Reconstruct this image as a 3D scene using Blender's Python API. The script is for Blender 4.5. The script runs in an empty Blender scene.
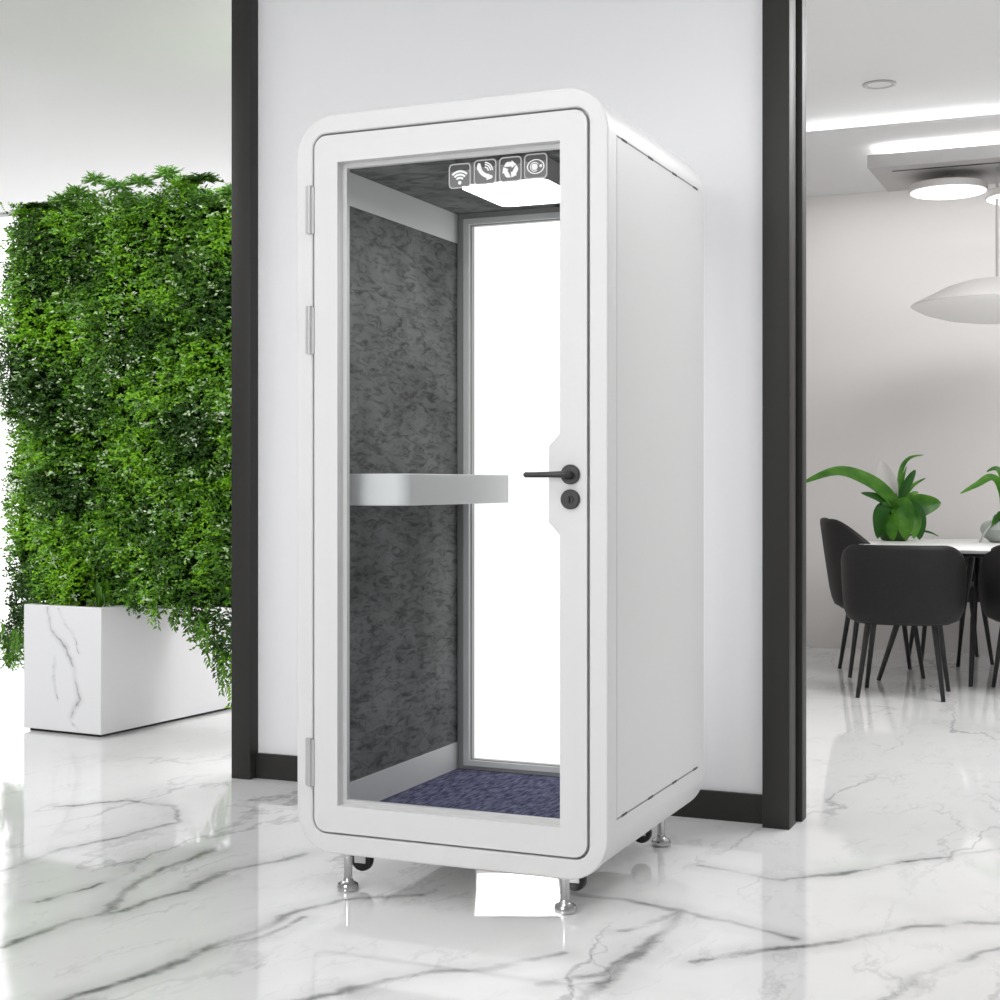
import bpy, bmesh, math, random
from mathutils import Vector, Matrix, noise
random.seed(7)
COL = bpy.context.scene.collection
SC = bpy.context.scene
PI = math.pi

# ------------------------------------------------------------------ materials
def lin(c):
    c = c / 255.0
    return c / 12.92 if c <= 0.04045 else ((c + 0.055) / 1.055) ** 2.4
def rgb(r, g, b): return (lin(r), lin(g), lin(b), 1.0)

def mat(name, color, rough=0.5, metal=0.0, spec=0.5, **kw):
    m = bpy.data.materials.new(name); m.use_nodes = True
    b = m.node_tree.nodes['Principled BSDF']
    b.inputs['Base Color'].default_value = color
    b.inputs['Roughness'].default_value = rough
    b.inputs['Metallic'].default_value = metal
    b.inputs['Specular IOR Level'].default_value = spec
    for k, v in kw.items():
        b.inputs[k.replace('_', ' ')].default_value = v
    return m

def nn(m, kind, **kw):
    n = m.node_tree.nodes.new(kind)
    for k, v in kw.items(): setattr(n, k, v)
    return n
def lk(m, a, b): m.node_tree.links.new(a, b)

def emit(name, color, strength):
    m = bpy.data.materials.new(name); m.use_nodes = True
    nt = m.node_tree; nt.nodes.clear()
    o = nt.nodes.new('ShaderNodeOutputMaterial'); e = nt.nodes.new('ShaderNodeEmission')
    e.inputs[0].default_value = color; e.inputs[1].default_value = strength
    nt.links.new(e.outputs[0], o.inputs[0])
    return m

def noisy(m, c1, c2, scale, detail=4, lo=0.35, hi=0.65, bump=0.0, stretch=(1, 1, 1)):
    """procedural two-tone variation plus optional bump"""
    b = m.node_tree.nodes['Principled BSDF']
    tc = nn(m, 'ShaderNodeTexCoord'); mp = nn(m, 'ShaderNodeMapping')
    mp.inputs['Scale'].default_value = stretch
    nz = nn(m, 'ShaderNodeTexNoise'); nz.inputs['Scale'].default_value = scale; nz.inputs['Detail'].default_value = detail
    cr = nn(m, 'ShaderNodeValToRGB')
    cr.color_ramp.elements[0].position = lo; cr.color_ramp.elements[0].color = c1
    cr.color_ramp.elements[1].position = hi; cr.color_ramp.elements[1].color = c2
    lk(m, tc.outputs['Object'], mp.inputs[0]); lk(m, mp.outputs[0], nz.inputs['Vector'])
    lk(m, nz.outputs[0], cr.inputs[0]); lk(m, cr.outputs[0], b.inputs['Base Color'])
    if bump:
        bp = nn(m, 'ShaderNodeBump'); bp.inputs['Strength'].default_value = bump; bp.inputs['Distance'].default_value = 0.004
        lk(m, nz.outputs[0], bp.inputs['Height']); lk(m, bp.outputs[0], b.inputs['Normal'])
    return m

M = {}
M['booth'] = mat('white_powder_coat', rgb(220, 220, 220), 0.42, spec=0.4)
M['bead'] = mat('grey_glazing_bead', rgb(205, 205, 205), 0.4)
M['gasket'] = mat('grey_gasket', rgb(105, 105, 105), 0.7)
M['inner'] = mat('light_grey_trim', rgb(232, 232, 230), 0.45)
M['rear'] = mat('grey_rear_frame', rgb(165, 165, 163), 0.45)
M['hinge'] = mat('satin_steel', rgb(190, 190, 190), 0.4, 0.35)
M['chrome'] = mat('brushed_chrome', rgb(205, 205, 205), 0.2, 1.0)
M['black'] = mat('black_handle', rgb(42, 42, 42), 0.38)
M['hole'] = mat('dark_slot', rgb(84, 84, 84), 0.8)
M['slot'] = mat('grey_slot', rgb(140, 140, 140), 0.8)
M['rubber'] = mat('black_rubber', rgb(22, 22, 22), 0.5)
M['wall'] = mat('white_wall_paint', rgb(237, 237, 239), 0.75, spec=0.2)
M['wall_warm'] = mat('warm_white_wall', rgb(222, 219, 217), 0.8, spec=0.2)
M['ceil'] = mat('ceiling_paint', rgb(224, 224, 224), 0.9, spec=0.1)
M['frame'] = mat('charcoal_frame', rgb(43, 42, 40), 0.5, spec=0.35)
M['leather'] = mat('black_leather', rgb(44, 43, 43), 0.55, spec=0.3)
noisy(M['leather'], rgb(21, 20, 20), rgb(26, 25, 25), 60, 3, bump=0.08)
M['leg'] = mat('black_leg', rgb(19, 18, 18), 0.4)
M['table'] = mat('white_tabletop', rgb(240, 240, 238), 0.25)
M['lampw'] = mat('white_lamp_shade', rgb(206, 203, 201), 0.5)  # shadow on the pendant's top put into this darker white; disc housings share it
M['bowl'] = mat('white_lamp_bowl', rgb(238, 236, 234), 0.5)  # pendant's brighter underside put into this lighter white; also the flower
M['fixture'] = mat('grey_fixture', rgb(182, 180, 180), 0.6)
M['lit'] = emit('lit_white_diffuser', (1, 1, 1, 1), 1.6)
M['pod_lit'] = emit('booth_lamp_diffuser', (1, 1, 1, 1), 9.0)
M['pane_glow'] = emit('glowing_frosted_pane', (1, 1, 1, 1), 1.15)  # glow added to the booth's rear pane, which is no lamp
M['daylight'] = emit('daylight_window', (1.0, 1.0, 1.0, 1), 1.7)
M['icon_fill'] = mat('icon_plate', rgb(112, 112, 112), 0.5)
M['icon_dark'] = mat('icon_plate_dark', rgb(64, 64, 64), 0.5)
M['icon_line'] = mat('icon_outline', rgb(190, 190, 190), 0.5)
M['icon_white'] = mat('icon_white', rgb(245, 245, 245), 0.5)
M['soil'] = mat('dark_soil', rgb(38, 32, 26), 0.95)
M['stem'] = mat('plant_stem', rgb(70, 96, 40), 0.6)
M['pot'] = mat('grey_green_glaze', rgb(150, 156, 150), 0.3)
M['potdark'] = mat('green_pot', rgb(52, 92, 30), 0.4)

# felt
m = mat('grey_felt', rgb(100, 100, 100), 0.95, spec=0.05); M['felt'] = m
b = m.node_tree.nodes['Principled BSDF']
tc = nn(m, 'ShaderNodeTexCoord'); mp = nn(m, 'ShaderNodeMapping')
mp.inputs['Rotation'].default_value = (-0.75, 0, 0); mp.inputs['Scale'].default_value = (.55, .55, 1.7)
lk(m, tc.outputs['Object'], mp.inputs[0])
n1 = nn(m, 'ShaderNodeTexNoise'); n1.inputs['Scale'].default_value = 26; n1.inputs['Detail'].default_value = 9; n1.inputs['Roughness'].default_value = .72; n1.inputs['Distortion'].default_value = .9
n2 = nn(m, 'ShaderNodeTexNoise'); n2.inputs['Scale'].default_value = 5.5; n2.inputs['Detail'].default_value = 6
lk(m, mp.outputs[0], n1.inputs['Vector']); lk(m, tc.outputs['Object'], n2.inputs['Vector'])
r1 = nn(m, 'ShaderNodeValToRGB'); r1.color_ramp.elements[0].position = 0.36; r1.color_ramp.elements[0].color = (0.42, 0.42, 0.42, 1)
r1.color_ramp.elements[1].position = 0.54; r1.color_ramp.elements[1].color = (1, 1, 1, 1)
lk(m, n1.outputs[0], r1.inputs[0])
r2 = nn(m, 'ShaderNodeValToRGB'); r2.color_ramp.elements[0].position = 0.3; r2.color_ramp.elements[0].color = rgb(110, 110, 110)
r2.color_ramp.elements[1].position = 0.7; r2.color_ramp.elements[1].color = rgb(138, 138, 138)
lk(m, n2.outputs[0], r2.inputs[0])
mx = nn(m, 'ShaderNodeMix', data_type='RGBA', blend_type='MULTIPLY'); mx.inputs[0].default_value = 1.0
lk(m, r2.outputs[0], mx.inputs[6]); lk(m, r1.outputs[0], mx.inputs[7]); lk(m, mx.outputs[2], b.inputs['Base Color'])

# carpet
m = mat('navy_carpet', rgb(70, 70, 100), 0.95, spec=0.05); M['carpet'] = m
noisy(m, rgb(62, 62, 92), rgb(122, 122, 148), 42, 6, 0.36, 0.66, 0.6, (2.2, 0.5, 1))

# glass: thin clear pane
m = bpy.data.materials.new('clear_glass'); m.use_nodes = True; M['glass'] = m
nt = m.node_tree; nt.nodes.clear()
o = nt.nodes.new('ShaderNodeOutputMaterial'); t = nt.nodes.new('ShaderNodeBsdfTransparent'); g = nt.nodes.new('ShaderNodeBsdfGlossy')
t.inputs[0].default_value = (0.97, 0.98, 0.98, 1); g.inputs['Roughness'].default_value = 0.02
mi = nt.nodes.new('ShaderNodeMixShader'); mi.inputs[0].default_value = 0.006
nt.links.new(t.outputs[0], mi.inputs[1]); nt.links.new(g.outputs[0], mi.inputs[2]); nt.links.new(mi.outputs[0], o.inputs[0])

# marble with veins along given world polylines + procedural veins
VEINS = [
 ([(-1.28,-.71),(-1.26,-.52),(-1.21,-.38),(-1.16,-.13),(-1.17,.07),(-1.06,.35)], .011),
 ([(-1.22,-.42),(-1.32,-.15),(-1.36,.05),(-1.34,.25)], .010),
 ([(-1.45,-.38),(-1.40,-.1),(-1.46,.1)], .007),
 ([(-.9,-.96),(-.84,-.76),(-.81,-.55),(-.78,-.36),(-.78,-.17),(-.72,-.05),(-.56,.09)], .012),
 ([(-.81,-.55),(-.74,-.40),(-.73,-.22)], .008),
 ([(-.5,-.85),(-.34,-.61),(-.27,-.51),(-.17,-.43),(-.04,-.23)], .010),
 ([(.13,-.58),(.12,-.32),(.14,-.1),(.13,.2),(-.04,.24),(-.22,.24)], .013),
 ([(0,-.46),(.1,-.35),(.13,-.14)], .010), ([(.05,-.01),(.13,.2),(.3,.14),(.44,.09)], .010),
 ([(.28,-.17),(.43,0),(.57,.14),(.71,.3),(.91,.46)], .010),
 ([(.69,-.34),(.76,-.07),(.93,.24)], .008),
 ([(.05,.66),(.32,.61),(.46,.79),(.85,1.24)], .008),
 ([(-1.75,-.18),(-1.77,.09),(-1.7,.28),(-1.66,.54),(-1.82,.73),(-2.0,.74),(-2.17,.58)], .009),
]
def marble(name, base, veins, amount, rough, spec=0.5, upright=False):
    m = mat(name, base, rough, spec=spec)
    b = m.node_tree.nodes['Principled BSDF']
    geo = nn(m, 'ShaderNodeTexCoord')
    src = geo.outputs['Object']
    if upright:
        sx = nn(m, 'ShaderNodeSeparateXYZ'); lk(m, src, sx.inputs[0]); cx_ = nn(m, 'ShaderNodeCombineXYZ')
        lk(m, sx.outputs[0], cx_.inputs[0]); lk(m, sx.outputs[2], cx_.inputs[1]); src = cx_.outputs[0]
    wz = nn(m, 'ShaderNodeTexNoise'); wz.inputs['Scale'].default_value = 5.0; wz.inputs['Detail'].default_value = 6; wz.inputs['Roughness'].default_value = 0.6
    lk(m, src, wz.inputs['Vector'])
    s = nn(m, 'ShaderNodeVectorMath', operation='SUBTRACT'); s.inputs[1].default_value = (.5, .5, .5); lk(m, wz.outputs['Color'], s.inputs[0])
    sc = nn(m, 'ShaderNodeVectorMath', operation='SCALE'); sc.inputs['Scale'].default_value = 0.10; lk(m, s.outputs[0], sc.inputs[0])
    ad = nn(m, 'ShaderNodeVectorMath', operation='ADD'); lk(m, src, ad.inputs[0]); lk(m, sc.outputs[0], ad.inputs[1])
    pos = ad.outputs[0]
    # irregular width
    wn = nn(m, 'ShaderNodeTexNoise'); wn.inputs['Scale'].default_value = 3.0; wn.inputs['Detail'].default_value = 2; lk(m, src, wn.inputs['Vector'])
    best = None
    for pts, w in veins:
        for a, c in zip(pts, pts[1:]):
            A = Vector((a[0], a[1], 0)); D = Vector((c[0], c[1], 0)) - A; L2 = D.length_squared
            v = nn(m, 'ShaderNodeVectorMath', operation='SUBTRACT'); v.inputs[1].default_value = A; lk(m, pos, v.inputs[0])
            d = nn(m, 'ShaderNodeVectorMath', operation='DOT_PRODUCT'); d.inputs[1].default_value = D / L2; lk(m, v.outputs[0], d.inputs[0])
            cl = nn(m, 'ShaderNodeClamp'); lk(m, d.outputs['Value'], cl.inputs[0])
            k = nn(m, 'ShaderNodeVectorMath', operation='SCALE'); k.inputs[0].default_value = D; lk(m, cl.outputs[0], k.inputs['Scale'])
            df = nn(m, 'ShaderNodeVectorMath', operation='DISTANCE'); lk(m, v.outputs[0], df.inputs[0]); lk(m, k.outputs[0], df.inputs[1])
            q = nn(m, 'ShaderNodeMath', operation='MULTIPLY'); q.inputs[1].default_value = 1.0 / w; lk(m, df.outputs['Value'], q.inputs[0])
            if best is None: best = q.outputs[0]
            else:
                mn = nn(m, 'ShaderNodeMath', operation='MINIMUM'); lk(m, best, mn.inputs[0]); lk(m, q.outputs[0], mn.inputs[1]); best = mn.outputs[0]
    terms = []
    def ramp(src, p0, p1, v0, v1=0.0):
        r = nn(m, 'ShaderNodeMapRange', interpolation_type='SMOOTHSTEP')
        r.inputs['From Min'].default_value = p0; r.inputs['From Max'].default_value = p1
        r.inputs['To Min'].default_value = v0; r.inputs['To Max'].default_value = v1
        lk(m, src, r.inputs['Value']); return r.outputs[0]
    if best is not None:
        brk = ramp(wn.outputs[0], 0.35, 0.62, 0.35, 1.0)
        for (p1, v) in ((2.3, .66), (9.0, .22)):
            a = ramp(best, 0.0, p1, v)
            mu = nn(m, 'ShaderNodeMath', operation='MULTIPLY'); lk(m, a, mu.inputs[0]); lk(m, brk, mu.inputs[1]); terms.append(mu.outputs[0])
    # general veins: thin ridges of stretched warped noise, masked in patches
    for (scl, rot, st, wd, st0) in ((.9, 1.05, (1, .4, 1), .010, .40), (2.2, .8, (1, .4, 1), .012, .22), (6.0, 1.2, (1, .35, 1), .018, .10)):
        mp = nn(m, 'ShaderNodeMapping'); mp.inputs['Rotation'].default_value = (0, 0, rot); mp.inputs['Scale'].default_value = st
        lk(m, pos, mp.inputs[0])
        nz = nn(m, 'ShaderNodeTexNoise'); nz.inputs['Scale'].default_value = scl; nz.inputs['Detail'].default_value = 7; nz.inputs['Roughness'].default_value = .55
        lk(m, mp.outputs[0], nz.inputs['Vector'])
        a = nn(m, 'ShaderNodeMath', operation='SUBTRACT'); a.inputs[1].default_value = .5; lk(m, nz.outputs[0], a.inputs[0])
        a2 = nn(m, 'ShaderNodeMath', operation='ABSOLUTE'); lk(m, a.outputs[0], a2.inputs[0])
        vv = ramp(a2.outputs[0], 0, wd, st0 * amount)
        mk = nn(m, 'ShaderNodeTexNoise'); mk.inputs['Scale'].default_value = scl * .9; mk.inputs['Detail'].default_value = 1; lk(m, src, mk.inputs['Vector'])
        mm = ramp(mk.outputs[0], .42, .62, 0.0, 1.0)
        mu = nn(m, 'ShaderNodeMath', operation='MULTIPLY'); lk(m, vv, mu.inputs[0]); lk(m, mm, mu.inputs[1]); terms.append(mu.outputs[0])
    # soft grey clouds
    cz = nn(m, 'ShaderNodeTexNoise'); cz.inputs['Scale'].default_value = 1.6; cz.inputs['Detail'].default_value = 5; lk(m, pos, cz.inputs['Vector'])
    terms.append(ramp(cz.outputs[0], .5, .75, 0.0, .12 * amount))
    tot = terms[0]
    for x in terms[1:]:
        mxn = nn(m, 'ShaderNodeMath', operation='ADD'); lk(m, tot, mxn.inputs[0]); lk(m, x, mxn.inputs[1]); tot = mxn.outputs[0]
    mn = nn(m, 'ShaderNodeMath', operation='MINIMUM'); mn.inputs[1].default_value = .85; lk(m, tot, mn.inputs[0])
    mix = nn(m, 'ShaderNodeMix', data_type='RGBA'); mix.inputs[6].default_value = base; mix.inputs[7].default_value = rgb(84, 84, 86)
    lk(m, mn.outputs[0], mix.inputs[0]); lk(m, mix.outputs[2], b.inputs['Base Color'])
    return m
M['floor'] = marble('polished_white_marble', rgb(231, 231, 231), VEINS, .9, 0.05, 0.9)
PVEINS = [([(-.30,.555),(-.285,.46),(-.22,.415),(-.16,.29),(-.12,.15),(-.16,.09)], .0035), ([(-.27,.33),(-.28,.24),(-.23,.13),(-.12,.02)], .0016), ([(-.24,.55),(-.16,.44),(-.13,.36)], .0014)]
M['planter'] = marble('white_marble_planter', rgb(238, 238, 240), PVEINS, 0.0, 0.3, upright=True)

LEAFC = {'leaf_dark': (46, 82, 20), 'leaf_mid': (82, 132, 26), 'leaf_bright': (126, 184, 34), 'leaf_fresh': (122, 172, 80), 'leaf_pale': (184, 212, 160), 'blossom': (232, 236, 222)}
for k, c in LEAFC.items():
    M[k] = mat(k, rgb(*c), 0.5, spec=0.3)
M['backing'] = mat('dark_foliage_core', rgb(24, 40, 16), 0.95, spec=0.05)
m = mat('glossy_house_leaf', rgb(66, 134, 30), 0.38); M['houseleaf'] = m
noisy(m, rgb(48, 112, 22), rgb(100, 160, 50), 9, 3)
M['houseleaf_dark'] = mat('dark_house_leaf', rgb(44, 104, 24), 0.45)

# ------------------------------------------------------------------ object helpers
def obj(name, me, material=None, parent=None, smooth=None, loc=None):
    o = bpy.data.objects.new(name, me); COL.objects.link(o)
    for mm in (material if isinstance(material, (list, tuple)) else [material]):
        if mm is not None: me.materials.append(mm)
    if parent: o.parent = parent
    if loc: o.location = loc
    if smooth is not None:
        for p in me.polygons: p.use_smooth = True
        me.set_sharp_from_angle(angle=math.radians(smooth))
    return o
def tag(o, label=None, cat=None, group=None, kind=None):
    if label: o['label'] = label
    if cat: o['category'] = cat
    if group: o['group'] = group
    if kind: o['kind'] = kind
    return o
def thing(name, label, cat, loc=(0, 0, 0), rz=0, group=None):
    o = bpy.data.objects.new(name, None); COL.objects.link(o)
    o.location = loc; o.rotation_euler = (0, 0, rz); o.empty_display_size = .1
    return tag(o, label, cat, group)
def struct(name, me, material, smooth=None, parent=None):
    return tag(obj(name, me, material, parent, smooth), kind='structure')
def bmesh_to(bm, name='m'):
    bmesh.ops.recalc_face_normals(bm, faces=bm.faces)
    me = bpy.data.meshes.new(name); bm.to_mesh(me); bm.free(); return me

def add_box(bm, x0, x1, y0, y1, z0, z1, bev=0.0, seg=2, mi=0):
    vs = [bm.verts.new(p) for p in ((x0,y0,z0),(x1,y0,z0),(x1,y1,z0),(x0,y1,z0),(x0,y0,z1),(x1,y0,z1),(x1,y1,z1),(x0,y1,z1))]
    fs = [bm.faces.new([vs[i] for i in f]) for f in ((0,3,2,1),(4,5,6,7),(0,1,5,4),(1,2,6,5),(2,3,7,6),(3,0,4,7))]
    for f in fs: f.material_index = mi
    if bev:
        es = list({e for f in fs for e in f.edges})
        r = bmesh.ops.bevel(bm, geom=es, offset=bev, segments=seg, affect='EDGES', profile=.5)
        for f in r['faces']: f.material_index = mi
def box(x0, x1, y0, y1, z0, z1, bev=0.0, seg=2):
    bm = bmesh.new(); add_box(bm, x0, x1, y0, y1, z0, z1, bev, seg); return bmesh_to(bm)
def boxes(lst, bev=0.0):
    bm = bmesh.new()
    for t in lst: add_box(bm, *t, bev)
    return bmesh_to(bm)

def add_lathe(bm, prof, cx=0, cy=0, seg=32, axis='Z', mi=0):
    rings = []
    for r, z in prof:
        ring = []
        for i in range(seg):
            a = 2 * PI * i / seg
            if axis == 'Z': p = (cx + r * math.cos(a), cy + r * math.sin(a), z)
            else: p = (cx + r * math.cos(a), z, cy + r * math.sin(a))
            ring.append(bm.verts.new(p))
        rings.append(ring)
    for a, b_ in zip(rings, rings[1:]):
        for i in range(seg):
            f = bm.faces.new((a[i], a[(i + 1) % seg], b_[(i + 1) % seg], b_[i])); f.material_index = mi
    for ring in (rings[0], rings[-1]):
        f = bm.faces.new(ring); f.material_index = mi
def lathe(prof, cx=0, cy=0, seg=32, axis='Z'):
    bm = bmesh.new(); add_lathe(bm, prof, cx, cy, seg, axis); return bmesh_to(bm)

def add_tube(bm, pts, rad, seg=10, mi=0):
    pts = [Vector(p) for p in pts]
    if not isinstance(rad, (list, tuple)): rad = [rad] * len(pts)
    rings = []; up = Vector((0, 0, 1))
    for i, p in enumerate(pts):
        d = (pts[min(i + 1, len(pts) - 1)] - pts[max(i - 1, 0)]).normalized()
        ref = up if abs(d.z) < .95 else Vector((1, 0, 0))
        u = d.cross(ref).normalized(); v = d.cross(u).normalized()
        rings.append([bm.verts.new(p + (u * math.cos(2 * PI * k / seg) + v * math.sin(2 * PI * k / seg)) * rad[i]) for k in range(seg)])
    for a, b_ in zip(rings, rings[1:]):
        for k in range(seg):
            f = bm.faces.new((a[k], a[(k + 1) % seg], b_[(k + 1) % seg], b_[k])); f.material_index = mi
    bm.faces.new(rings[0]).material_index = mi; bm.faces.new(rings[-1]).material_index = mi
def tube(pts, rad, seg=10):
    bm = bmesh.new(); add_tube(bm, pts, rad, seg); return bmesh_to(bm)

def rrect(x0, x1, z0, z1, r, n=10):
    if r <= 0: return [(x0, z0), (x1, z0), (x1, z1), (x0, z1)]
    out = []
    for cx, cz, a0 in ((x1 - r, z0 + r, -PI / 2), (x1 - r, z1 - r, 0), (x0 + r, z1 - r, PI / 2), (x0 + r, z0 + r, PI)):
        for i in range(n + 1):
            a = a0 + PI / 2 * i / n
            out.append((cx + r * math.cos(a), cz + r * math.sin(a)))
    return out

def add_prism(bm, outer, inner, y0, y1, axis='Y', mi=0, back=True):
    """extrude a 2-D outline (with an optional hole) between y0 and y1"""
    def P(p, d):
        return (p[0], d, p[1]) if axis == 'Y' else ((p[0], p[1], d) if axis == 'Z' else (d, p[0], p[1]))
    def cap(d):
        loops = []
        es = []
        for L in ([outer] + ([inner] if inner else [])):
            vs = [bm.verts.new(P(p, d)) for p in L]
            es += [bm.edges.new((vs[i], vs[(i + 1) % len(vs)])) for i in range(len(vs))]
            loops.append(vs)
        if inner:
            r = bmesh.ops.triangle_fill(bm, use_beauty=True, use_dissolve=False, edges=es)
            for g in r['geom']:
                if isinstance(g, bmesh.types.BMFace): g.material_index = mi
        else:
            bm.faces.new(loops[0]).material_index = mi
        return loops
    A = cap(y0); B = cap(y1)
    for la, lb in zip(A, B):
        n = len(la)
        for i in range(n):
            bm.faces.new((la[i], la[(i + 1) % n], lb[(i + 1) % n], lb[i])).material_index = mi
def prism(outer, inner, y0, y1, axis='Y'):
    bm = bmesh.new(); add_prism(bm, outer, inner, y0, y1, axis); return bmesh_to(bm)
def bevel_mod(o, w, seg=2, ang=50):
    md = o.modifiers.new('Bevel', 'BEVEL'); md.width = w; md.segments = seg; md.limit_method = 'ANGLE'; md.angle_limit = math.radians(ang)
    md.harden_normals = False
    return o

# ------------------------------------------------------------------ camera
cd = bpy.data.cameras.new('camera'); cam = bpy.data.objects.new('camera', cd); COL.objects.link(cam)
cd.sensor_width = 36; cd.lens = 36 * 1.4893; cd.shift_y = -0.0162; cd.clip_start = .05
cam.location = (1.2098, -3.5038, 1.1); cam.rotation_euler = (PI / 2, 0, math.radians(23.196))
SC.camera = cam

# ------------------------------------------------------------------ the room
struct('floor', box(-12, 9, -9, 9, -.1, 0), M['floor'])
struct('ceiling_hall', box(-12, 9, -9, 1.30, 3.03, 3.2), M['ceil']).name = 'ceiling'
struct('ceiling', box(-12, -1.05, 1.30, 5.2, 3.03, 3.2), M['ceil'])
# right-hand room: raised tray with a lower soffit along the far wall
struct('ceiling', box(-1.05, 9, 1.30, 6.65, 3.15, 3.25), M['ceil'])
struct('ceiling', box(-1.0, 9, 4.72, 6.6, 3.03, 3.045), M['ceil'])
struct('wall_center', box(-1.85, .15, 1.27, 1.36, 0, 3.03), M['wall'])
struct('wall_left', box(-12, -1.05, 4.9, 5.0, 0, 3.03), M['wall'])
struct('wall_rear', box(-1.1, 9, 6.53, 6.63, 0, 3.15), M['wall_warm'])
struct('wall_divide', box(-1.1, -1.0, 1.36, 6.53, 0, 3.15), M['wall_warm'])
struct('baseboard_center', box(-1.83, .11, 1.255, 1.27, 0, .093), M['frame'])
# black frame posts at both ends of the white partition
def post(name, pieces):
    o = struct(name, boxes(pieces, .003), M['frame'], 40); return o
post('trim_1', [(-1.905, -1.822, 1.215, 1.40, 0, 3.03)])
post('trim_2', [(.104, .192, 1.205, 1.30, 0, 3.03), (.10, .165, 1.30, 1.42, 0, 3.03)])
post('trim_3', [(.165, .206, 1.335, 1.40, 0, 3.03)])
# far window of the hall behind the hedge
w = struct('window_1', box(-11, -3.0, 4.86, 4.88, .04, 3.0), M['daylight'])
wf = boxes([(-11.06, -11, 4.85, 4.9, 0, 3.03), (-3.0, -2.94, 4.85, 4.9, 0, 3.03), (-11, -3.0, 4.85, 4.9, 3.0, 3.03), (-11, -3.0, 4.85, 4.9, 0, .04)])
obj('window_frame', wf, M['ceil'], w)

# ------------------------------------------------------------------ phone booth
X0, X1, D, Z0, Z1 = -.892, 0.0, .895, .105, 2.0944
booth = thing('phone_booth', 'tall white single-person phone booth with a glass door and rounded corners', 'phone booth', (-.446, .4475, 0))
INV = Matrix.Translation((.446, -.4475, 0))
def bo(name, me, material, parent=None, smooth=None):
    """part of the booth, mesh written in world coordinates"""
    if parent is None:
        me.transform(INV); return obj(name, me, material, booth, smooth)
    me.transform(INV); return obj(name, me, material, parent, smooth)
IX0, IX1, IZ0, IZ1 = -.812, -.08, .175, 1.985     # cavity
shell = bo('shell', prism(rrect(X0 + .004, X1 - .003, Z0 + .004, Z1 - .003, .108, 14), rrect(IX0, IX1, IZ0, IZ1, 0), .03, D), M['booth'], None, 35)
SEAM = rrect(-.8435, -.0495, .157, 2.044, .040, 10)
bevel_mod(bo('front_frame', prism(rrect(X0, X1, Z0, Z1, .112, 14), SEAM, 0, .03), M['booth'], None, 40), .004, 2, 55)
# door leaf: rounded outline, opening with the lock plate notch
LEAF = rrect(-.8375, -.0555, .163, 2.038, .036, 10)
OPEN = [(-.7664, .2351), (-.1274, .2351), (-.1274, .976), (-.157, 1.008), (-.157, 1.19), (-.1274, 1.222), (-.1274, 1.9639), (-.7664, 1.9639)]
door = bevel_mod(bo('door', prism(LEAF, OPEN, -.001, .045), M['booth'], None, 40), .0025, 2, 55)
bead = prism([(x + (.0 if x > -.5 else 0), z) for x, z in OPEN], [(-.754, .247), (-.138, .247), (-.138, .97), (-.168, 1.003), (-.168, 1.195), (-.138, 1.227), (-.138, 1.952), (-.754, 1.952)], .028, .044)
bo('glazing_bead', bead, M['bead'], door, 40)
bo('door_glass', box(-.760, -.130, .046, .052, .240, 1.958), M['glass'], door)
bo('gasket', prism(rrect(-.842, -.051, .1585, 2.0425, .039), rrect(-.80, -.09, .20, 2.0, .0), .031, .0445), M['gasket'], door)
# hinges
for z in (1.842, 1.517, .3485):
    bm = bmesh.new()
    add_box(bm, -.862, -.8505, -.007, .004, z - .064, z + .064, .001, 1)
    add_box(bm, -.8495, -.836, -.005, .004, z - .066, z + .060, .001, 1)
    add_lathe(bm, [(.0055, z - .066), (.0055, z - .003), (.0045, z - .002), (.0045, z + .002), (.0055, z + .003), (.0055, z + .064)], -.8495, -.006, 12)
    bo('hinge', bmesh_to(bm), M['hinge'], door, 40)
# lever handle, its rosette, and the key rosette
bm = bmesh.new()
add_lathe(bm, [(.021, .0), (.025, -.001), (.025, -.008), (.023, -.010), (.0001, -.010)], -.098, 1.1235, 28, 'Y')
add_lathe(bm, [(.010, -.010), (.010, -.042), (.008, -.045), (.0001, -.045)], -.098, 1.1235, 18, 'Y')
bo('handle_rosette', bmesh_to(bm), M['black'], door, 40)
bo('lever_handle', tube([(-.095, -.040, 1.1235), (-.11, -.044, 1.1235), (-.14, -.046, 1.123), (-.18, -.046, 1.1225), (-.203, -.046, 1.1225), (-.206, -.044, 1.1225)], [.0085, .0085, .0075, .007, .0068, .004], 14), M['black'], door, 40)
bm = bmesh.new()
add_lathe(bm, [(.021, .0), (.025, -.001), (.025, -.008), (.023, -.010), (.0001, -.010)], -.098, 1.061, 28, 'Y')
add_lathe(bm, [(.011, -.010), (.0105, -.013), (.0001, -.013)], -.098, 1.061, 18, 'Y')
add_box(bm, -.1, -.096, -.021, -.012, 1.053, 1.069, .001, 1)
bo('lock_rosette', bmesh_to(bm), M['black'], door, 40)

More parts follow.
